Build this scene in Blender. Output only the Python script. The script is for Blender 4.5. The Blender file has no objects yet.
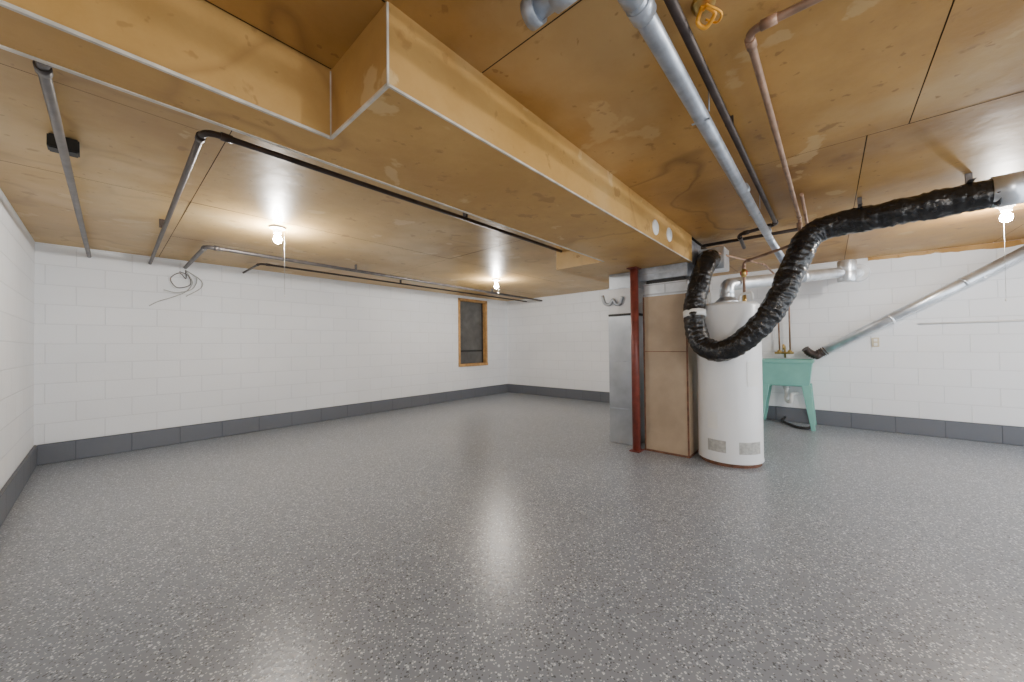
import bpy, bmesh, math, random
from mathutils import Vector, Matrix, noise as mnoise
random.seed(4)
scene = bpy.context.scene
CH = 1.15
CEIL = 2.25
SOF = 1.976

# ------------------------------------------------------------------ materials
def new_mat(name):
    m = bpy.data.materials.new(name); m.use_nodes = True
    nt = m.node_tree
    b = nt.nodes['Principled BSDF']
    return m, nt, b

def simple(name, col, rough=0.5, metal=0.0, var=0.12, scale=6.0, bump=0.0, bscale=40.0, coat=0.0):
    m, nt, b = new_mat(name)
    N = nt.nodes; L = nt.links
    tc = N.new('ShaderNodeTexCoord')
    nz = N.new('ShaderNodeTexNoise'); nz.inputs['Scale'].default_value = scale; nz.inputs['Detail'].default_value = 5
    L.new(tc.outputs['Object'], nz.inputs['Vector'])
    cr = N.new('ShaderNodeValToRGB')
    cr.color_ramp.elements[0].position = 0.3; cr.color_ramp.elements[1].position = 0.7
    cr.color_ramp.elements[0].color = tuple(c*(1-var) for c in col)+(1,)
    cr.color_ramp.elements[1].color = tuple(min(1, c*(1+var)) for c in col)+(1,)
    L.new(nz.outputs['Fac'], cr.inputs['Fac'])
    L.new(cr.outputs['Color'], b.inputs['Base Color'])
    b.inputs['Roughness'].default_value = rough
    b.inputs['Metallic'].default_value = metal
    if coat: b.inputs['Coat Weight'].default_value = coat
    if bump:
        n2 = N.new('ShaderNodeTexNoise'); n2.inputs['Scale'].default_value = bscale; n2.inputs['Detail'].default_value = 4
        L.new(tc.outputs['Object'], n2.inputs['Vector'])
        bp = N.new('ShaderNodeBump'); bp.inputs['Strength'].default_value = bump; bp.inputs['Distance'].default_value = 0.01
        L.new(n2.outputs['Fac'], bp.inputs['Height']); L.new(bp.outputs['Normal'], b.inputs['Normal'])
    return m

def block_wall(name, axis, col, mort, rough=0.6, bumps=0.35):
    m, nt, b = new_mat(name); N = nt.nodes; L = nt.links
    tc = N.new('ShaderNodeTexCoord'); sp = N.new('ShaderNodeSeparateXYZ'); cb = N.new('ShaderNodeCombineXYZ')
    L.new(tc.outputs['Object'], sp.inputs[0])
    L.new(sp.outputs[axis], cb.inputs['X']); L.new(sp.outputs['Z'], cb.inputs['Y'])
    br = N.new('ShaderNodeTexBrick')
    br.inputs['Scale'].default_value = 1.0
    br.inputs['Brick Width'].default_value = 0.406; br.inputs['Row Height'].default_value = 0.203
    br.inputs['Mortar Size'].default_value = 0.006; br.inputs['Mortar Smooth'].default_value = 0.6
    br.inputs['Color1'].default_value = col+(1,); br.inputs['Color2'].default_value = tuple(c*0.975 for c in col)+(1,)
    br.inputs['Mortar'].default_value = mort+(1,)
    L.new(cb.outputs[0], br.inputs['Vector'])
    nz = N.new('ShaderNodeTexNoise'); nz.inputs['Scale'].default_value = 1.3; nz.inputs['Detail'].default_value = 6
    L.new(tc.outputs['Object'], nz.inputs['Vector'])
    mr = N.new('ShaderNodeMapRange'); mr.inputs['From Min'].default_value=.3; mr.inputs['From Max'].default_value=.7
    mr.inputs['To Min'].default_value=.94; mr.inputs['To Max'].default_value=1.0
    L.new(nz.outputs['Fac'], mr.inputs['Value'])
    mx = N.new('ShaderNodeMix'); mx.data_type='RGBA'; mx.blend_type='MULTIPLY'; mx.inputs['Factor'].default_value=1
    L.new(br.outputs['Color'], mx.inputs['A']); L.new(mr.outputs[0], mx.inputs['B'])
    L.new(mx.outputs['Result'], b.inputs['Base Color'])
    b.inputs['Roughness'].default_value = rough
    n2 = N.new('ShaderNodeTexNoise'); n2.inputs['Scale'].default_value = 60; n2.inputs['Detail'].default_value = 6
    L.new(tc.outputs['Object'], n2.inputs['Vector'])
    ma = N.new('ShaderNodeMath'); ma.operation='MULTIPLY_ADD'; ma.inputs[1].default_value=-1.0
    L.new(br.outputs['Fac'], ma.inputs[0])
    mb = N.new('ShaderNodeMath'); mb.operation='MULTIPLY'; mb.inputs[1].default_value=.5
    L.new(n2.outputs['Fac'], mb.inputs[0]); L.new(mb.outputs[0], ma.inputs[2])
    bp = N.new('ShaderNodeBump'); bp.inputs['Strength'].default_value=bumps; bp.inputs['Distance'].default_value=.006
    L.new(ma.outputs[0], bp.inputs['Height']); L.new(bp.outputs['Normal'], b.inputs['Normal'])
    return m

def kraft(name, c1, c2, c3, cst, rough=0.5, stain=1.0):
    m, nt, b = new_mat(name); N = nt.nodes; L = nt.links
    tc = N.new('ShaderNodeTexCoord')
    nz = N.new('ShaderNodeTexNoise'); nz.inputs['Scale'].default_value=1.1; nz.inputs['Detail'].default_value=10; nz.inputs['Roughness'].default_value=.68
    L.new(tc.outputs['Object'], nz.inputs['Vector'])
    cr = N.new('ShaderNodeValToRGB'); e = cr.color_ramp.elements
    e[0].position=.38; e[0].color=c1+(1,); e[1].position=.62; e[1].color=c2+(1,)
    L.new(nz.outputs['Fac'], cr.inputs['Fac'])
    cur = cr.outputs['Color']
    def overlay(scale, dist, stops, col, det=9, loc=(0,0,0)):
        nonlocal cur
        mp = N.new('ShaderNodeMapping'); mp.inputs['Location'].default_value=loc
        L.new(tc.outputs['Object'], mp.inputs['Vector'])
        n = N.new('ShaderNodeTexNoise'); n.inputs['Scale'].default_value=scale; n.inputs['Detail'].default_value=det; n.inputs['Distortion'].default_value=dist
        L.new(mp.outputs[0], n.inputs['Vector'])
        r = N.new('ShaderNodeValToRGB'); el=r.color_ramp.elements
        el[0].position=stops[0][0]; el[0].color=(stops[0][1],)*3+(1,)
        el[1].position=stops[1][0]; el[1].color=(stops[1][1],)*3+(1,)
        for p,v in stops[2:]:
            q=el.new(p); q.color=(v,v,v,1)
        L.new(n.outputs['Fac'], r.inputs['Fac'])
        mx = N.new('ShaderNodeMix'); mx.data_type='RGBA'
        L.new(r.outputs['Color'], mx.inputs['Factor']); L.new(cur, mx.inputs['A']); mx.inputs['B'].default_value=col+(1,)
        cur = mx.outputs['Result']
    # soft damp areas with a tide line, pale bleached areas, small scuffs and spots
    overlay(.8,.0,[(.52,0),(.66,.6*stain)],cst,det=4,loc=(3,8,0))
    overlay(.7,.0,[(.575,0),(.60,0),(.59,.6*stain)],cst,det=3,loc=(7,4,0))
    overlay(.9,.0,[(.54,0),(.68,.6)],c3,det=7,loc=(5,2,0))
    overlay(3.0,.3,[(.645,0),(.665,.5)],c3,loc=(1,7,3))
    overlay(6.5,.2,[(.65,0),(.69,.6)],cst,loc=(9,1,3))
    overlay(20,.0,[(.68,0),(.72,.55)],cst,loc=(2,1,3),det=2)
    L.new(cur, b.inputs['Base Color'])
    rr = N.new('ShaderNodeMapRange'); rr.inputs['To Min'].default_value=rough-.12; rr.inputs['To Max'].default_value=rough+.15
    L.new(nz.outputs['Fac'], rr.inputs['Value']); L.new(rr.outputs[0], b.inputs['Roughness'])
    b.inputs['Specular IOR Level'].default_value=.38
    n2 = N.new('ShaderNodeTexNoise'); n2.inputs['Scale'].default_value=5; n2.inputs['Detail'].default_value=7
    L.new(tc.outputs['Object'], n2.inputs['Vector'])
    bp = N.new('ShaderNodeBump'); bp.inputs['Strength'].default_value=.4; bp.inputs['Distance'].default_value=.012
    L.new(n2.outputs['Fac'], bp.inputs['Height']); L.new(bp.outputs['Normal'], b.inputs['Normal'])
    return m

def floor_mat():
    m, nt, b = new_mat('epoxy_flake_floor'); N = nt.nodes; L = nt.links
    tc = N.new('ShaderNodeTexCoord')
    base = N.new('ShaderNodeTexNoise'); base.inputs['Scale'].default_value=1.2; base.inputs['Detail'].default_value=4
    L.new(tc.outputs['Object'], base.inputs['Vector'])
    cr = N.new('ShaderNodeValToRGB'); e=cr.color_ramp.elements
    e[0].position=.3; e[0].color=(.232,.258,.298,1); e[1].position=.7; e[1].color=(.258,.284,.326,1)
    L.new(base.outputs['Fac'], cr.inputs['Fac'])
    cur = cr.outputs['Color']
    for sc, off, hi, lo, th in ((74,0,.87,.09,.40),(125,3.7,.86,.11,.42),(50,9.1,.95,.03,.28)):
        mp = N.new('ShaderNodeMapping'); mp.inputs['Location'].default_value=(off,off*.7,0); mp.inputs['Rotation'].default_value=(0,0,off)
        nd = N.new('ShaderNodeTexNoise'); nd.inputs['Scale'].default_value=sc*.9; nd.inputs['Detail'].default_value=1
        L.new(tc.outputs['Object'], nd.inputs['Vector'])
        vm = N.new('ShaderNodeVectorMath'); vm.operation='SCALE'; vm.inputs['Scale'].default_value=.9/sc
        L.new(nd.outputs['Color'], vm.inputs[0])
        va_ = N.new('ShaderNodeVectorMath'); va_.operation='ADD'; L.new(tc.outputs['Object'], va_.inputs[0]); L.new(vm.outputs[0], va_.inputs[1])
        L.new(va_.outputs[0], mp.inputs['Vector'])
        v = N.new('ShaderNodeTexVoronoi'); v.voronoi_dimensions='2D'; v.inputs['Scale'].default_value=sc; v.distance='MANHATTAN'
        L.new(mp.outputs[0], v.inputs['Vector'])
        sep = N.new('ShaderNodeSeparateColor'); L.new(v.outputs['Color'], sep.inputs[0])
        d = N.new('ShaderNodeMath'); d.operation='LESS_THAN'; d.inputs[1].default_value=th
        L.new(v.outputs['Distance'], d.inputs[0])
        for op, t_, col in (('GREATER_THAN', hi, (.74,.78,.82,1)), ('LESS_THAN', lo, (.045,.048,.055,1))):
            t = N.new('ShaderNodeMath'); t.operation=op; t.inputs[1].default_value=t_
            L.new(sep.outputs[0], t.inputs[0])
            a = N.new('ShaderNodeMath'); a.operation='MULTIPLY'; L.new(t.outputs[0], a.inputs[0]); L.new(d.outputs[0], a.inputs[1])
            a2 = N.new('ShaderNodeMath'); a2.operation='MULTIPLY'; a2.inputs[1].default_value=.78; L.new(a.outputs[0], a2.inputs[0])
            mx = N.new('ShaderNodeMix'); mx.data_type='RGBA'; L.new(a2.outputs[0], mx.inputs['Factor']); L.new(cur, mx.inputs['A']); mx.inputs['B'].default_value=col
            cur = mx.outputs['Result']
    L.new(cur, b.inputs['Base Color'])
    b.inputs['Roughness'].default_value=.30
    n2 = N.new('ShaderNodeTexNoise'); n2.inputs['Scale'].default_value=35; n2.inputs['Detail'].default_value=3
    L.new(tc.outputs['Object'], n2.inputs['Vector'])
    bp = N.new('ShaderNodeBump'); bp.inputs['Strength'].default_value=.26; bp.inputs['Distance'].default_value=.005
    L.new(n2.outputs['Fac'], bp.inputs['Height']); L.new(bp.outputs['Normal'], b.inputs['Normal'])
    return m

def emis(name, col, s):
    m, nt, b = new_mat(name)
    b.inputs['Base Color'].default_value=(1,1,1,1)
    b.inputs['Emission Color'].default_value=col+(1,); b.inputs['Emission Strength'].default_value=s
    return m

M_wallX = block_wall('painted_block_x','X',(.88,.90,.93),(.77,.79,.82),bumps=.5)
M_wallY = block_wall('painted_block_y','Y',(.88,.90,.93),(.77,.79,.82),bumps=.5)
M_grayX = block_wall('gray_block_x','X',(.135,.147,.172),(.09,.098,.115),.45,.6)
M_grayY = block_wall('gray_block_y','Y',(.135,.147,.172),(.09,.098,.115),.45,.6)
M_floor = floor_mat()
M_kraft = kraft('kraft_ceiling_board',(.35,.185,.048),(.49,.275,.080),(.58,.40,.19),(.20,.095,.028),.44,1.1)
M_kraftL = kraft('kraft_ceiling_board_lit',(.46,.29,.105),(.58,.39,.165),(.66,.50,.27),(.31,.18,.07),.40,.8)  # same board on the left, its brighter illumination painted in as paler colour
M_kraft2 = kraft('kraft_soffit_board',(.47,.265,.075),(.60,.36,.12),(.70,.51,.26),(.31,.165,.05),.46,.8)
M_back = simple('dark_gap',(.05,.03,.015),.9)
M_edge = simple('white_edge_tape',(.62,.57,.48),.5,var=.25,scale=15)
M_conduit = simple('gray_conduit',(.13,.12,.12),.42,.5,var=.3,scale=12)
M_conduitd = simple('dark_iron_pipe',(.06,.045,.04),.45,.4,var=.35,scale=10)
M_galv = simple('galvanised_steel',(.40,.435,.49),.40,.6,var=.25,scale=14)
M_galvb = simple('bright_duct_metal',(.68,.72,.77),.33,.8,var=.15,scale=9)
M_copper = simple('aged_copper',(.33,.205,.14),.5,.35,var=.35,scale=11)
M_black = simple('black_duct_wrap',(.012,.012,.013),.2,0,var=.4,scale=20,bump=.9,bscale=32)
M_whitep = simple('white_enamel',(.80,.81,.82),.3,0,var=.03,scale=3)
M_plast = simple('white_plastic',(.82,.82,.80),.4,var=.03)
M_darkp = simple('black_plastic',(.02,.02,.02),.5)
M_tan = simple('tan_duct_board',(.40,.305,.21),.5,var=.12,scale=5)
M_sheet = simple('grey_sheet_metal',(.42,.45,.49),.34,.6,var=.15,scale=5)
M_red = simple('red_oxide_paint',(.20,.045,.032),.4,var=.25,scale=14)
M_teal = simple('teal_plastic',(.20,.48,.42),.42,var=.08)
M_wood = simple('raw_wood_frame',(.48,.27,.10),.55,var=.25,scale=12)
M_glass = simple('dark_window_pane',(.10,.10,.098),.3,var=.3,scale=5)
M_beige = simple('beige_plate',(.66,.58,.42),.45,var=.05)
M_label = simple('gray_label',(.42,.42,.40),.5,var=.2,scale=40)
M_brass = simple('brass',(.55,.38,.13),.3,.9)
M_yellow = simple('yellow_tag',(.85,.38,.03),.5)
M_rust = simple('rust_base',(.16,.07,.04),.7,var=.4,scale=20)
M_redp = simple('red_handle',(.55,.03,.02),.4)
M_bulb = emis('lit_bulb',(1.0,.95,.88),1300)

# ------------------------------------------------------------------ geometry helpers
def link(ob): scene.collection.objects.link(ob); return ob
def mesh_obj(name, bm, mat, smooth=False):
    me = bpy.data.meshes.new(name); bmesh.ops.recalc_face_normals(bm, faces=bm.faces); bm.to_mesh(me); bm.free()
    if mat: me.materials.append(mat)
    if smooth:
        for p in me.polygons: p.use_smooth = True
    ob = bpy.data.objects.new(name, me); link(ob); return ob
def box(name, x0,x1,y0,y1,z0,z1, mat, bev=0.0):
    bm = bmesh.new(); bmesh.ops.create_cube(bm, size=1)
    for v in bm.verts:
        v.co = Vector(((x0+x1)/2+v.co.x*(x1-x0),(y0+y1)/2+v.co.y*(y1-y0),(z0+z1)/2+v.co.z*(z1-z0)))
    if bev: bmesh.ops.bevel(bm, geom=bm.edges[:], offset=bev, segments=2, affect='EDGES')
    return mesh_obj(name, bm, mat)
def boxes(name, lst, mat, bev=0):
    bm = bmesh.new()
    for (x0,x1,y0,y1,z0,z1) in lst:
        r = bmesh.ops.create_cube(bm, size=1)
        for v in r['verts']:
            v.co = Vector(((x0+x1)/2+v.co.x*(x1-x0),(y0+y1)/2+v.co.y*(y1-y0),(z0+z1)/2+v.co.z*(z1-z0)))
    if bev: bmesh.ops.bevel(bm, geom=bm.edges[:], offset=bev, segments=1, affect='EDGES')
    return mesh_obj(name, bm, mat)
def prism(name, foot, z0, z1, mat):
    bm = bmesh.new()
    a = [bm.verts.new((x,y,z0)) for x,y in foot]; b = [bm.verts.new((x,y,z1)) for x,y in foot]
    bm.faces.new(a); bm.faces.new(b[::-1]); n=len(foot)
    for i in range(n): bm.faces.new((a[i],a[(i+1)%n],b[(i+1)%n],b[i]))
    return mesh_obj(name, bm, mat)
def fillet(pts, rad, n=6):
    pts=[Vector(p) for p in pts]; out=[pts[0]]
    for i in range(1,len(pts)-1):
        p=pts[i]; a=pts[i-1]-p; b=pts[i+1]-p
        d=min(rad,a.length*.49,b.length*.49); A=p+a.normalized()*d; B=p+b.normalized()*d
        for k in range(n+1):
            t=k/n; out.append(A*(1-t)**2+p*2*t*(1-t)+B*t*t)
    out.append(pts[-1]); return out
def catmull(pts, n=12):
    P=[Vector(p) for p in pts]; P=[P[0]*2-P[1]]+P+[P[-1]*2-P[-2]]; out=[]
    for i in range(1,len(P)-2):
        for k in range(n):
            t=k/n; a,b,c,d=P[i-1],P[i],P[i+1],P[i+2]
            out.append(.5*((2*b)+(c-a)*t+(2*a-5*b+4*c-d)*t*t+(3*b-a-3*c+d)*t**3))
    out.append(P[-2]); return out
def sweep(name, pts, r, mat, seg=16, rf=None, bm=None, cap=True):
    own = bm is None
    if own: bm = bmesh.new()
    pts=[Vector(p) for p in pts]
    t0=(pts[1]-pts[0]).normalized(); u=t0.orthogonal().normalized(); rings=[]; L=0
    for i,p in enumerate(pts):
        if i==0: t=t0
        elif i==len(pts)-1: t=(pts[i]-pts[i-1]).normalized()
        else: t=((pts[i+1]-p).normalized()+(p-pts[i-1]).normalized()).normalized()
        if i: L+=(p-pts[i-1]).length
        u=(u-t*u.dot(t)).normalized(); w=t.cross(u)
        ring=[]
        for k in range(seg):
            a=2*math.pi*k/seg; rr=rf(L,a,p) if rf else r
            ring.append(bm.verts.new(p+(u*math.cos(a)+w*math.sin(a))*rr))
        rings.append(ring)
    for i in range(len(rings)-1):
        for k in range(seg):
            f=bm.faces.new((rings[i][k],rings[i][(k+1)%seg],rings[i+1][(k+1)%seg],rings[i+1][k])); f.smooth=True
    if cap:
        bm.faces.new(rings[0][::-1]); bm.faces.new(rings[-1])
    if own:
        ob=mesh_obj(name,bm,mat)
        for p in ob.data.polygons: p.use_smooth = len(p.vertices)==4
        return ob
def resample(pts, step):
    pts=[Vector(p) for p in pts]; out=[pts[0]]; acc=0
    for i in range(1,len(pts)):
        a=pts[i-1]; b=pts[i]; l=(b-a).length
        if l<1e-9: continue
        d=step-acc
        while d<=l: out.append(a+(b-a)*(d/l)); d+=step
        acc=l-(d-step)
    out.append(pts[-1]); return out
def cyl(name, p0, p1, r, mat, seg=32, r2=None):
    p0=Vector(p0); p1=Vector(p1); r2=r if r2 is None else r2; Lt=(p1-p0).length
    return sweep(name,[p0,p1],r,mat,seg,rf=lambda L,a,p:r+(r2-r)*L/Lt)
def lathe(name, c, prof, mat, seg=48, axis='Z'):
    bm=bmesh.new(); rings=[]
    for r,z in prof:
        ring=[]
        for k in range(seg):
            a=2*math.pi*k/seg
            if axis=='Z': co=(c[0]+r*math.cos(a),c[1]+r*math.sin(a),c[2]+z)
            elif axis=='Y': co=(c[0]+r*math.cos(a),c[1]+z,c[2]+r*math.sin(a))
            else: co=(c[0]+z,c[1]+r*math.cos(a),c[2]+r*math.sin(a))
            ring.append(bm.verts.new(co))
        rings.append(ring)
    for i in range(len(rings)-1):
        for k in range(seg):
            bm.faces.new((rings[i][k],rings[i][(k+1)%seg],rings[i+1][(k+1)%seg],rings[i+1][k]))
    bm.faces.new(rings[0][::-1]); bm.faces.new(rings[-1])
    ob=mesh_obj(name,bm,mat)
    for p in ob.data.polygons: p.use_smooth=len(p.vertices)==4
    m=ob.modifiers.new('es','EDGE_SPLIT'); m.split_angle=math.radians(35)
    return ob
def patch(name, c, r, a0,a1,z0,z1, mat, n=10, th=.003):
    bm=bmesh.new(); cols=[]
    for i in range(n+1):
        a=math.radians(a0+(a1-a0)*i/n); ca,sa=math.cos(a),math.sin(a)
        cols.append([bm.verts.new((c[0]+rr*ca,c[1]+rr*sa,z)) for rr,z in ((r,z0),(r+th,z0),(r+th,z1),(r,z1))])
    for i in range(n):
        for k in range(4):
            bm.faces.new((cols[i][k],cols[i+1][k],cols[i+1][(k+1)%4],cols[i][(k+1)%4]))
    bm.faces.new(cols[0]); bm.faces.new(cols[-1][::-1])
    return mesh_obj(name,bm,mat)
def group(name, parts, loc=(0,0,0)):
    e=bpy.data.objects.new(name,None); e.empty_display_size=.1; e.location=loc; link(e)
    bpy.context.view_layer.update()
    for p in parts:
        p.parent=e; p.matrix_parent_inverse=Matrix.Translation(-Vector(loc))
    return e

# ------------------------------------------------------------------ room shell (the side behind the camera is unbuilt; added world fill light enters there)
XL,XB,YA,YR=-.47,6.6,5.98,-3.2
box('floor',XL-.2,XB+.2,YR-.2,YA+.2,-.1,0,M_floor)
box('wall_left',XL-.2,XL,YR-.2,YA+.2,0,CEIL+.1,M_wallY)
box('wall_right',XB,XB+.2,YR-.2,YA+.2,0,CEIL+.1,M_wallY)
WX0,WX1,WZ0,WZ1=5.03,5.90,.70,2.19
boxes('wall_far',[(XL,WX0,YA,YA+.2,0,CEIL+.1),(WX1,XB,YA,YA+.2,0,CEIL+.1),(WX0,WX1,YA,YA+.2,0,WZ0),(WX0,WX1,YA,YA+.2,WZ1,CEIL+.1)],M_wallX)
box('baseboard_far',XL+.02,XB,YA-.022,YA,0,.205,M_grayX,.004)
box('baseboard_left',XL,XL+.022,YR,YA,0,.205,M_grayY,.004)
box('baseboard_right',XB-.022,XB,YR,YA-.022,0,.205,M_grayY,.004)
# window
g=[]
g.append(boxes('frame',[(WX0,WX0+.05,YA-.02,YA+.16,WZ0,WZ1),(WX1-.05,WX1,YA-.02,YA+.16,WZ0,WZ1),(WX0,WX1,YA-.03,YA+.16,WZ0,WZ0+.06),(WX0,WX1,YA-.02,YA+.16,WZ1-.05,WZ1)],M_wood,.004))
g.append(box('pane',WX0+.05,WX1-.05,YA+.10,YA+.12,WZ0+.06,WZ1-.05,M_glass))
g.append(box('shutter_back',WX0,WX1,YA+.165,YA+.19,WZ0,WZ1,M_darkp))
g.append(boxes('sash',[(WX0+.05,WX1-.05,YA+.085,YA+.10,1.02,1.06),(WX0+.05,WX0+.08,YA+.085,YA+.10,WZ0+.06,WZ1-.05),(WX1-.08,WX1-.05,YA+.085,YA+.10,WZ0+.06,WZ1-.05)],M_darkp,.002))
group('window_1',g,(5.46,YA,1.4))

# ceiling: slab + boards with gaps
def boards(rects, mat, name):
    bm=bmesh.new(); gp=.0022
    for (x0,x1,y0,y1) in rects:
        nx=max(2,int((x1-x0)/.15)); ny=max(2,int((y1-y0)/.15))
        seed=random.random()*50
        V=[[None]*(ny+1) for _ in range(nx+1)]
        for i in range(nx+1):
            for j in range(ny+1):
                x=x0+gp+(x1-x0-2*gp)*i/nx; y=y0+gp+(y1-y0-2*gp)*j/ny
                z=CEIL-.004+.0018*mnoise.noise(Vector((x*.9,y*.9,seed)))
                V[i][j]=bm.verts.new((x,y,z))
        for i in range(nx):
            for j in range(ny):
                f=bm.faces.new((V[i][j],V[i][j+1],V[i+1][j+1],V[i+1][j])); f.smooth=True
    me=bpy.data.meshes.new(name); bm.to_mesh(me); bm.free(); me.materials.append(mat)
    ob=bpy.data.objects.new(name,me); link(ob)
    return ob
rects=[];rl=[]
for (xa,xb,ys) in ((XL,1.0,(YR,-1.55,-.32,1.04,1.45)),(1.0,2.68,(YR,-1.55,-.32,1.04)),(2.68,4.3,(YR,-1.4,-.17,1.04)),(4.3,XB,(YR,-1.4,-.17,1.04))):
    for a,b2 in zip(ys[:-1],ys[1:]): rects.append((xa,xb,a,b2))
rects.append((4.7,XB,1.04,1.66))
for (xa,xb) in ((XL,.42),(.42,2.86),(2.86,4.7),(4.7,XB)):
    for a,b2 in ((1.66,2.35),(2.35,3.55),(3.55,4.76),(4.76,YA)): rl.append((xa,xb,a,b2))
bo=boards(rects,M_kraft,'boards'); bl=boards(rl,M_kraftL,'boards_lit')
slab=box('slab',XL,XB,YR,YA,CEIL+.002,CEIL+.1,M_back)
group('ceiling',[bo,bl,slab],(3,1.4,CEIL))
# torn brown paper edge along the top of the right wall
bm=bmesh.new(); n=90; prev=None
for i in range(n+1):
    y=-3.1+2.7*i/n; zz=CEIL-.045-.05*abs(mnoise.noise(Vector((y*3.1,4.2,0))))-.012*mnoise.noise(Vector((y*17,1,0)))
    cur=[bm.verts.new((XB-.006,y,CEIL-.006)),bm.verts.new((XB-.010,y,zz)),bm.verts.new((XB,y,zz)),bm.verts.new((XB,y,CEIL-.006))]
    if prev:
        for k in range(4): bm.faces.new((prev[k],cur[k],cur[(k+1)%4],prev[(k+1)%4]))
    prev=cur
mesh_obj('trim_1',bm,M_kraft)

# soffit
foot=[(XL,1.46),(.589,1.46),(.589,1.03),(3.95,1.03),(3.95,1.58),(4.7,1.58),(4.7,2.23),(3.28,2.23),(3.28,1.67),(XL,1.67)]
so=prism('casing',foot,SOF,CEIL-.0,M_kraft2)
e=.006
tr=boxes('edge_tape',[(XL,.589,1.46-.004,1.46+e,SOF-.004,SOF+e),(.589-.004,.589+e,1.03,1.46,SOF-.004,SOF+e),(.585,3.95,1.03-.003,1.03+.005,SOF-.003,SOF+.005),
 (.589-.003,.589+.003,1.03-.003,1.03+.003,SOF,CEIL-.01),(.589-.004,.589,1.46-.004,1.46,SOF,CEIL-.01),(XL,3.28,1.66,1.674,SOF-.004,SOF+.006)],M_edge)
kn=[]
for x,z in ((2.92,2.085),(3.25,2.10)):
    kn.append(lathe('cover_plate',(x,1.03,z),[(.001,-.012),(.048,-.012),(.06,-.006),(.062,0)],M_plast,32,'Y'))
group('duct_soffit',[so,tr]+kn,(2,1.4,SOF))

# ------------------------------------------------------------------ ceiling conduits (left)
def pipe_obj(name, paths, r, mat, clips=(), fil=.07, elbows=True, extra=()):
    parts=list(extra)
    for i,p in enumerate(paths):
        parts.append(sweep('run_%d'%(i+1),fillet(p,fil),r,mat,14))
        if elbows:
            for q in range(1,len(p)-1):
                P=Vector(p[q])
                for o in (p[q-1],p[q+1]):
                    d=(Vector(o)-P).normalized(); parts.append(cyl('coupling',P+d*fil*.9,P+d*(fil*.9+.045),r*1.28,mat,16))
    for c in clips:
        parts.append(box('strap',c[0]-c[2],c[0]+c[2],c[1]-c[3],c[1]+c[3],c[4],CEIL,mat,.002))
    return group(name,parts,paths[0][0])
zc=2.165
jb=box('junction_box',-.195,-.09,2.90,2.98,zc+.005,CEIL-.01,M_darkp,.006)
pipe_obj('electrical_conduit',[[(-.115,YA,zc),(-.15,2.02,zc),(3.27,2.02,zc)]],.017,M_conduit,[(1.4,2.02,.008,.022,zc+.01),(2.6,2.02,.008,.022,zc+.01)],extra=[jb])
pipe_obj('electrical_conduit',[[(.35,YA,zc),(.30,2.16,zc),(3.27,2.16,zc)]],.015,M_conduitd,[(.32,4.2,.022,.008,zc+.01),(1.9,2.16,.008,.022,zc+.01)])
pipe_obj('electrical_conduit',[[(.66,YA,zc),(.66,4.62,zc),(XB,4.9,zc)]],.020,M_conduit,[(2.2,4.69,.008,.022,zc+.01),(4.9,4.81,.008,.022,zc+.01)])
pipe_obj('electrical_conduit',[[(1.25,YA,zc+.02),(1.25,5.2,zc+.02),(XB,5.35,zc+.02)]],.013,M_conduitd,[(3.2,5.24,.008,.02,zc+.02)])
# dangling wires
w=[]
wp=[[(.66,YA,2.13),(.66,YA-.03,2.02),(.60,YA-.05,2.08),(.52,YA-.05,2.0),(.58,YA-.05,1.90),(.70,YA-.04,1.95),(.68,YA-.04,2.06),(.60,YA-.04,2.10)],
    [(.66,YA,2.13),(.72,YA-.04,1.98),(.66,YA-.05,1.86),(.54,YA-.05,1.78),(.42,YA-.05,1.72),(.34,YA-.04,1.66)],
    [(.66,YA,2.13),(.76,YA-.04,2.04),(.72,YA-.05,1.90),(.58,YA-.05,1.84),(.46,YA-.05,1.86)],
    [(.66,YA,2.13),(.80,YA-.03,2.02),(.80,YA-.05,1.92),(.66,YA-.05,1.80)]]
for k,pts in enumerate(wp): w.append(sweep('strand',catmull(pts,10),.005,M_label if k!=0 else M_conduit,6))
group('loose_electrical_wire',w,(.66,YA,2.13))

# light bulbs
def bulb(x,y,mat,cord=0, r=.034):
    z=CEIL-.012
    p=[lathe('lampholder',(x,y,z),[(.001,.008),(.060,.008),(.062,-.010),(.040,-.022),(.030,-.045),(.028,-.055),(.001,-.055)],M_plast,28),
       lathe('bulb_glass',(x,y,z-.055),[(.014,0),(.016,-.012),(.028,-.030),(r,-.052),(.029,-.072),(.014,-.086),(.002,-.089)],mat,24)]
    if cord:
        p.append(cyl('pull_cord',(x+.055,y,z-.01),(x+.055,y,z-.01-cord),.0012,M_label,6))
        p.append(lathe('cord_bead',(x+.055,y,z-.012-cord),[(.002,.01),(.005,.004),(.005,-.008),(.002,-.012)],M_plast,10))
    group('ceiling_light',p,(x,y,z))
bulb(1.03,3.72,M_bulb,.6)
bulb(4.27,4.10,M_bulb,.2)
bulb(4.77,-1.08,M_bulb,.75)
bulb(1.2,-1.5,M_bulb)  # unseen extra bulb, added behind the camera to brighten the room

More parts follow.
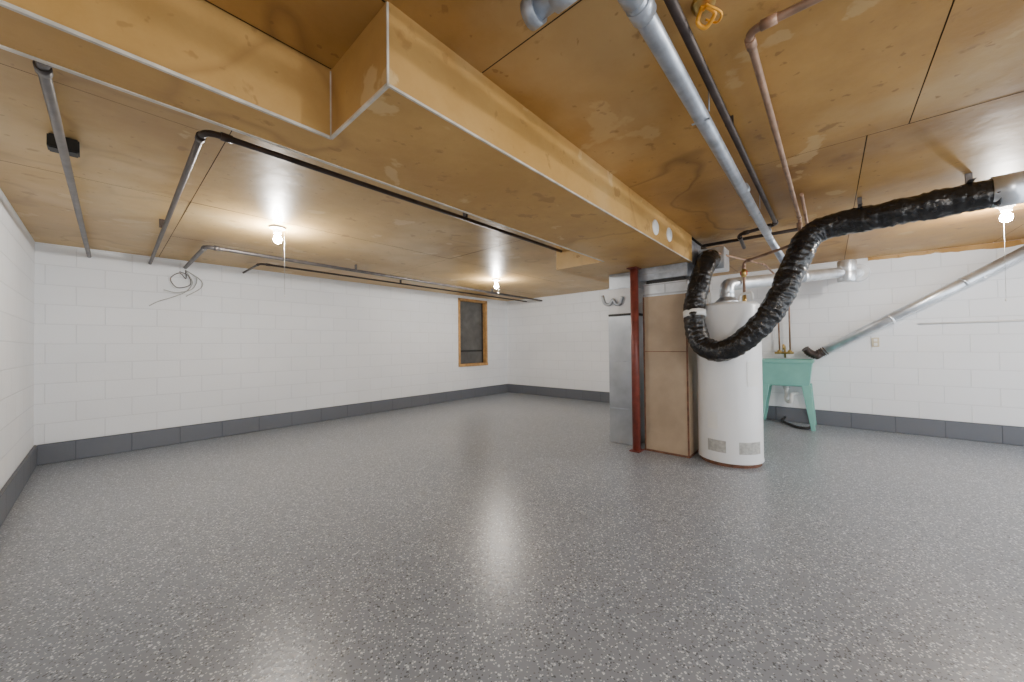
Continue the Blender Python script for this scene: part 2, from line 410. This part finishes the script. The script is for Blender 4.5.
# ------------------------------------------------------------------ right-hand ceiling pipes
zp=2.14
p=[sweep('run_1',[(.35,.40,zp),(4.02,.40,zp-.02)],.030,M_galv,20)]
for x in (.95,1.02,2.7,3.85): p.append(cyl('coupling',(x,.40,zp),(x+.05,.40,zp),.037,M_galv,20))
p.append(sweep('run_2',[(.84,.40,zp),(.84,.66,zp)],.032,M_galv,20)); p.append(cyl('hub',(.84,.50,zp),(.84,.57,zp),.042,M_galv,20)); p.append(cyl('end_cap',(.84,.62,zp),(.84,.66,zp),.040,M_galv,20))
for x in (1.7,3.2): p.append(boxes('hanger',[(x-.006,x+.006,.365,.368,zp,CEIL),(x-.006,x+.006,.432,.435,zp,CEIL),(x-.006,x+.006,.365,.435,zp-.034,zp-.031)],M_galv))
p.append(sweep('drop',fillet([(4.0,.40,zp-.02),(4.12,.40,zp-.02),(4.25,.30,1.9)],.05),.03,M_galv,16))
group('galvanised_drain_pipe',p,(.35,.4,zp))
pipe_obj('iron_gas_pipe',[[(.5,.35,2.205),(3.95,.335,2.205),(3.95,.62,2.17),(4.22,.62,2.10)],[(4.22,-.05,2.19),(4.22,1.0,2.19)]],.016,M_conduitd,[(2.0,.345,.005,.018,2.205),(4.22,.2,.018,.005,2.19)],.04)
vh=[lathe('valve_wheel',(4.18,.62,1.84),[(.004,-.006),(.03,-.006),(.034,0),(.03,.006),(.004,.006)],M_redp,16,'X'),
    cyl('valve_body',(4.18,.62,1.80),(4.18,.62,1.88),.022,M_brass,14)]
pipe_obj('copper_water_pipe',[[(1.45,-1.6,2.21),(1.45,.19,2.21),(3.9,.17,2.20),(3.9,.17,2.0),(4.18,.62,1.95),(4.18,.62,1.60)]],.013,M_copper,[(2.2,.185,.005,.015,2.21)],.04,extra=vh)
pipe_obj('copper_water_pipe',[[(3.3,.13,2.21),(4.6,.13,2.20),(4.6,.13,2.12),(6.45,.42,2.12),(6.50,.42,1.02)]],.011,M_copper,[],.04)
pipe_obj('copper_water_pipe',[[(4.02,.90,1.62),(4.02,.90,2.08),(5.2,.56,2.08),(6.50,.56,2.12),(6.50,.54,1.02)]],.011,M_copper,[],.04)
yx,yy=1.27,.285
yb=[lathe('socket',(yx,yy,CEIL-.004),[(.001,0),(.035,0),(.035,-.012),(.02,-.02),(.001,-.02)],M_brass,20),
    sweep('tag_loop',catmull([(yx-.01,yy,2.225),(yx+.01,yy+.02,2.20),(yx+.03,yy,2.185),(yx+.01,yy-.03,2.20),(yx-.02,yy-.01,2.215)],8),.007,M_yellow,8),
    sweep('loop_wire',catmull([(yx,yy,2.22),(yx-.03,yy-.02,2.20),(yx,yy-.05,2.18),(yx+.04,yy-.03,2.19),(yx+.03,yy,2.21)],8),.004,M_yellow,8)]
group('lamp_socket',yb,(yx,yy,CEIL))

# ------------------------------------------------------------------ black flexible duct
def wrink(base):
    def rf(L,a,p):
        q=Vector((p.x,p.y,p.z))*11+Vector((math.cos(a),math.sin(a),0))*1.5
        n=mnoise.noise(q)
        n2=abs(mnoise.noise(Vector((L*26,math.cos(a)*1.2,math.sin(a)*1.2+3))))
        return base*(1+.015*math.sin(L*2*math.pi/.05)+.12*n-.12*n2+.03)
    return rf
path=catmull([(3.74,-.82,2.09),(3.76,-.6,2.085),(3.80,-.3,2.08),(3.84,-.02,2.075),(3.83,.11,2.01),(3.76,.19,1.82),(3.69,.31,1.50),(3.66,.49,1.23),(3.66,.72,1.08),(3.70,.905,1.16),(3.74,.965,1.42),(3.82,.945,1.70),(3.95,.915,1.92),(4.12,.92,2.02),(4.3,.92,2.03)],10)
path=resample(path,.008)
parts=[sweep('flex_hose',path,.085,M_black,36,rf=wrink(.093))]
parts.append(cyl('metal_collar',(3.735,-.92,2.09),(3.742,-.79,2.09),.098,M_galvb,32))
parts.append(cyl('metal_duct',(3.72,-3.19,2.09),(3.735,-.91,2.09),.092,M_galvb,32))
parts.append(box('end_boot',4.24,4.50,.80,1.04,1.93,2.16,M_galvb,.006))
tp=Vector((3.745,.965,1.43)); parts.append(cyl('tape_band',tp+Vector((-.005,-.004,-.03)),tp+Vector((.006,.002,.03)),.100,M_plast,28))
parts.append(boxes('hanger_strap',[(3.72,3.88,-.205,-.18,2.176,2.18),(3.79,3.81,-.205,-.18,2.17,CEIL),(3.66,3.82,-.72,-.69,2.18,2.184),(3.74,3.76,-.72,-.69,2.17,CEIL)],M_conduit))
group('flexible_duct',parts,(3.74,-.8,2.09))

# ------------------------------------------------------------------ water heater
hc=(4.085,.751,0); R=.275
h=[lathe('tank',hc,[(.24,.03),(R,.035),(R,1.50),(R-.006,1.515),(R-.03,1.535),(.12,1.55),(.001,1.55)],M_whitep,64),
   lathe('base_ring',hc,[(.20,0),(.262,0),(.265,.03),(.2,.035)],M_rust,48),
   lathe('lower_band',hc,[(R-.002,.035),(R+.003,.036),(R+.003,.055),(R-.002,.056)],M_whitep,64),
   patch('access_panel',hc,R,150,184,.13,.24,M_label), patch('rating_label',hc,R,206,250,.13,.24,M_label),
   patch('warning_label',hc,R,222,250,.75,.98,M_plast), 
   lathe('draft_hood',(hc[0],hc[1],1.545),[(.11,0),(.11,.015),(.075,.05),(.066,.06),(.066,.09)],M_galvb,32)]
h.append(patch('control_plate',hc,R,150,170,.34,.50,M_plast))
h.append(sweep('flue',fillet([(hc[0],hc[1],1.61),(hc[0],hc[1],1.73),(6.25,-.22,2.04),(XB-.01,-.30,2.06)],.08,8),.064,M_galvb,24))
h.append(lathe('flue_ell',(6.05,-.18,2.02),[(.001,-.13),(.085,-.13),(.09,-.12),(.09,-.02),(.085,0),(.09,.02),(.09,.12),(.085,.13),(.001,.13)],M_galvb,28))
h.append(cyl('flue_collar',(5.2,.232,1.892),(5.28,.195,1.903),.068,M_galvb,28))
h.append(lathe('wall_thimble',(XB-.02,-.30,2.06),[(.05,0),(.11,0),(.12,.02),(.05,.02)],M_galvb,28,'X'))
h.append(cyl('nipple_hot',(4.02,.9,1.52),(4.02,.9,1.66),.020,M_plast,14)); h.append(cyl('nipple_cold',(4.18,.62,1.50),(4.18,.62,1.62),.018,M_brass,14))
h.append(sweep('relief_pipe',fillet([(3.93,.62,1.52),(3.93,.62,1.60),(3.90,.52,1.62),(3.90,.52,1.54)],.03),.012,M_plast,12))
group('water_heater',h,hc)

# ------------------------------------------------------------------ return air duct, furnace cabinet, column
t=[box('duct_body',3.88,4.42,1.065,1.515,.015,1.66,M_tan,.006),
   boxes('seam_strips',[(3.874,3.88,1.065,1.08,.015,1.66),(3.874,3.88,1.50,1.515,.015,1.66),(3.875,3.88,1.07,1.51,1.065,1.072),(3.874,4.42,1.06,1.52,0,.02)],M_rust),
   box('metal_plenum',3.90,4.42,1.07,1.51,1.66,1.80,M_galvb,.004),
   box('plenum_neck',3.92,4.40,1.09,1.49,1.80,1.84,M_darkp,.004),
   box('metal_plenum_upper',3.885,4.42,1.06,1.56,1.84,SOF-.001,M_galv,.004),
   box('riser',3.955,4.42,1.06,1.56,SOF,CEIL-.01,M_galv,.004),
   boxes('drive_cleats',[(3.89,3.90,1.06,1.52,1.675,1.69),(3.89,3.90,1.06,1.52,1.78,1.79),(3.878,3.885,1.055,1.565,1.90,1.915),(3.895,3.90,1.28,1.29,1.69,1.78)],M_sheet)]
group('return_air_duct',t,(4.1,1.3,0))
f=[box('cabinet_lower',3.96,4.68,1.64,1.965,.0,1.48,M_sheet,.008),
   box('filter_slot',3.95,4.68,1.62,1.96,1.48,1.505,M_darkp,.004),
   box('cabinet_upper',3.95,4.68,1.635,1.955,1.505,1.80,M_whitep,.006),
   box('supply_plenum',3.96,4.68,1.645,1.945,1.80,SOF-.001,M_sheet,.004),
   boxes('panel_lips',[(3.95,3.96,1.65,1.955,.40,.41),(3.95,3.96,1.65,1.955,.95,.957),(3.95,3.96,1.63,1.96,1.795,1.81)],M_galv)]
f.append(sweep('latch_wing',catmull([(3.93,2.02,1.73),(3.93,1.99,1.64),(3.93,1.93,1.62),(3.93,1.885,1.67),(3.93,1.85,1.62),(3.93,1.80,1.62),(3.93,1.77,1.70)],6),.020,M_sheet,10))
group('furnace',f,(4.3,1.8,0))
c=[cyl('post',(3.80,1.575,.01),(3.80,1.575,SOF-.01),.042,M_red,32),
   box('base_plate',3.73,3.87,1.52,1.63,0,.012,M_red,.002), box('top_plate',3.73,3.87,1.52,1.63,SOF-.012,SOF,M_red,.002)]
group('support_column',c,(3.80,1.575,0))

# ------------------------------------------------------------------ utility sink
def sink():
    bm=bmesh.new()
    x0,x1,y0,y1,zt,zb=6.06,6.56,.155,.76,.915,.56
    def ring(i,z): return [bm.verts.new(v) for v in ((x0+i,y0+i,z),(x1-i,y0+i,z),(x1-i,y1-i,z),(x0+i,y1-i,z))]
    R_=[ring(.06,zb),ring(.05,zb+.01),ring(.015,zt-.04),ring(0,zt-.04),ring(0,zt),ring(.035,zt),ring(.08,zb+.03)]
    bm.faces.new(R_[0][::-1]); bm.faces.new(R_[-1])
    for a,b in zip(R_[:-1],R_[1:]):
        for k in range(4): bm.faces.new((a[k],a[(k+1)%4],b[(k+1)%4],b[k]))
    bmesh.ops.bevel(bm, geom=bm.edges[:], offset=.006, segments=2, affect='EDGES')
    basin=mesh_obj('basin',bm,M_teal)
    parts=[basin]
    for sx,sy in ((0,0),(1,0),(0,1),(1,1)):
        xt=x0+.07 if sx==0 else x1-.07; yt=y0+.08 if sy==0 else y1-.08
        xb=x0+.02 if sx==0 else x1-.03; yb=y0+.015 if sy==0 else y1-.015
        bm=bmesh.new(); top=[];bot=[]
        for dx,dy in ((-1,-1),(1,-1),(1,1),(-1,1)):
            top.append(bm.verts.new((xt+dx*.02,yt+dy*.05,zb+.02))); bot.append(bm.verts.new((xb+dx*.015,yb+dy*.022,0)))
        bm.faces.new(top); bm.faces.new(bot[::-1])
        for k in range(4): bm.faces.new((top[k],bot[k],bot[(k+1)%4],top[(k+1)%4]))
        bmesh.ops.bevel(bm, geom=bm.edges[:], offset=.004, segments=1, affect='EDGES')
        parts.append(mesh_obj('leg_%d'%(1+sx+2*sy),bm,M_teal))
    parts.append(sweep('drain_trap',fillet([(6.3,.46,.58),(6.3,.46,.33),(6.22,.40,.33),(6.22,.40,.44),(6.58,.36,.42)],.04),.022,M_plast,14))
    parts.append(cyl('trap_nut',(6.3,.46,.50),(6.3,.46,.54),.032,M_plast,14))
    parts.append(sweep('faucet_spout',fillet([(6.50,.48,.93),(6.50,.48,1.10),(6.28,.48,1.12),(6.28,.48,1.05)],.05),.012,M_brass,12))
    parts.append(sweep('faucet_body',[(6.50,.38,1.0),(6.50,.60,1.0)],.016,M_brass,12))
    for y in (.42,.54):
        parts.append(lathe('valve_handle',(6.46,y,1.02),[(.004,-.05),(.006,-.02),(.026,-.018),(.026,-.006),(.005,0)],M_brass,16,'X'))
    parts.append(sweep('waste_hose',catmull([(6.57,.50,.06),(6.40,.52,.03),(6.25,.42,.02),(6.12,.34,.02),(6.10,.24,.02),(6.22,.20,.02)],8),.018,M_darkp,10))
    return group('utility_sink',parts,(6.3,.46,0))
sink()

# dryer vent on the right wall
va=Vector((6.50,.06,1.02)); vb=Vector((6.48,-1.75,2.20)); d=(vb-va).normalized()
dv=[cyl('rigid_duct',va,vb,.058,M_galvb,28)]
for k in (.75,1.45): dv.append(cyl('joint',va+d*k,va+d*(k+.03),.062,M_galvb,28))
dv.append(sweep('flex_end',resample(catmull([va+d*.03,va-d*.06,(6.49,.12,.965),(6.47,.20,1.0),(6.44,.25,1.06)],10),.006),.05,M_conduitd,20,rf=lambda L,a,p:.058*(1+.10*math.sin(L*2*math.pi/.024))*(1-.25*min(1,L/.3))))
dv.append(boxes('wall_strap',[(6.45,XB,-.62,-.60,1.38,1.40),(6.45,XB,-1.32,-1.30,1.84,1.86)],M_galvb))
group('dryer_vent_duct',dv,(6.5,0,1.0))
pipe_obj('wall_conduit',[[(6.585,-.82,1.36),(6.585,-3.1,1.36)]],.010,M_whitep,[])
o=[box('plate',XB-.012,XB,-.485,-.415,1.08,1.20,M_beige,.003), boxes('sockets',[(XB-.016,XB-.011,-.467,-.433,1.095,1.13),(XB-.016,XB-.011,-.467,-.433,1.15,1.185)],M_plast,.002)]
group('wall_outlet',o,(XB,-.45,1.14))

# ------------------------------------------------------------------ world & camera
wd=bpy.data.worlds.new('w'); scene.world=wd; wd.use_nodes=True
wd.node_tree.nodes['Background'].inputs[0].default_value=(.88,.94,1,1); wd.node_tree.nodes['Background'].inputs[1].default_value=3.7
f=359.2
Xh=Vector((317,-1,f)).normalized(); Yh=Vector((-407,-9,f)).normalized(); Zh=Vector((-.01105,1,.01254)).normalized()
right=Vector((Xh[0],Yh[0],Zh[0])).normalized(); up=Vector((Xh[1],Yh[1],Zh[1])).normalized(); fw=Vector((Xh[2],Yh[2],Zh[2])).normalized()
up=(up-fw*up.dot(fw)).normalized(); right=fw.cross(up).normalized()
cd=bpy.data.cameras.new('camera'); cam=bpy.data.objects.new('camera',cd); link(cam)
cd.sensor_width=36; cd.lens=f*36/1024; cd.clip_start=.02
mw=Matrix((( right.x,up.x,-fw.x,0),(right.y,up.y,-fw.y,0),(right.z,up.z,-fw.z,CH),(0,0,0,1)))
cam.matrix_world=mw
scene.camera=cam
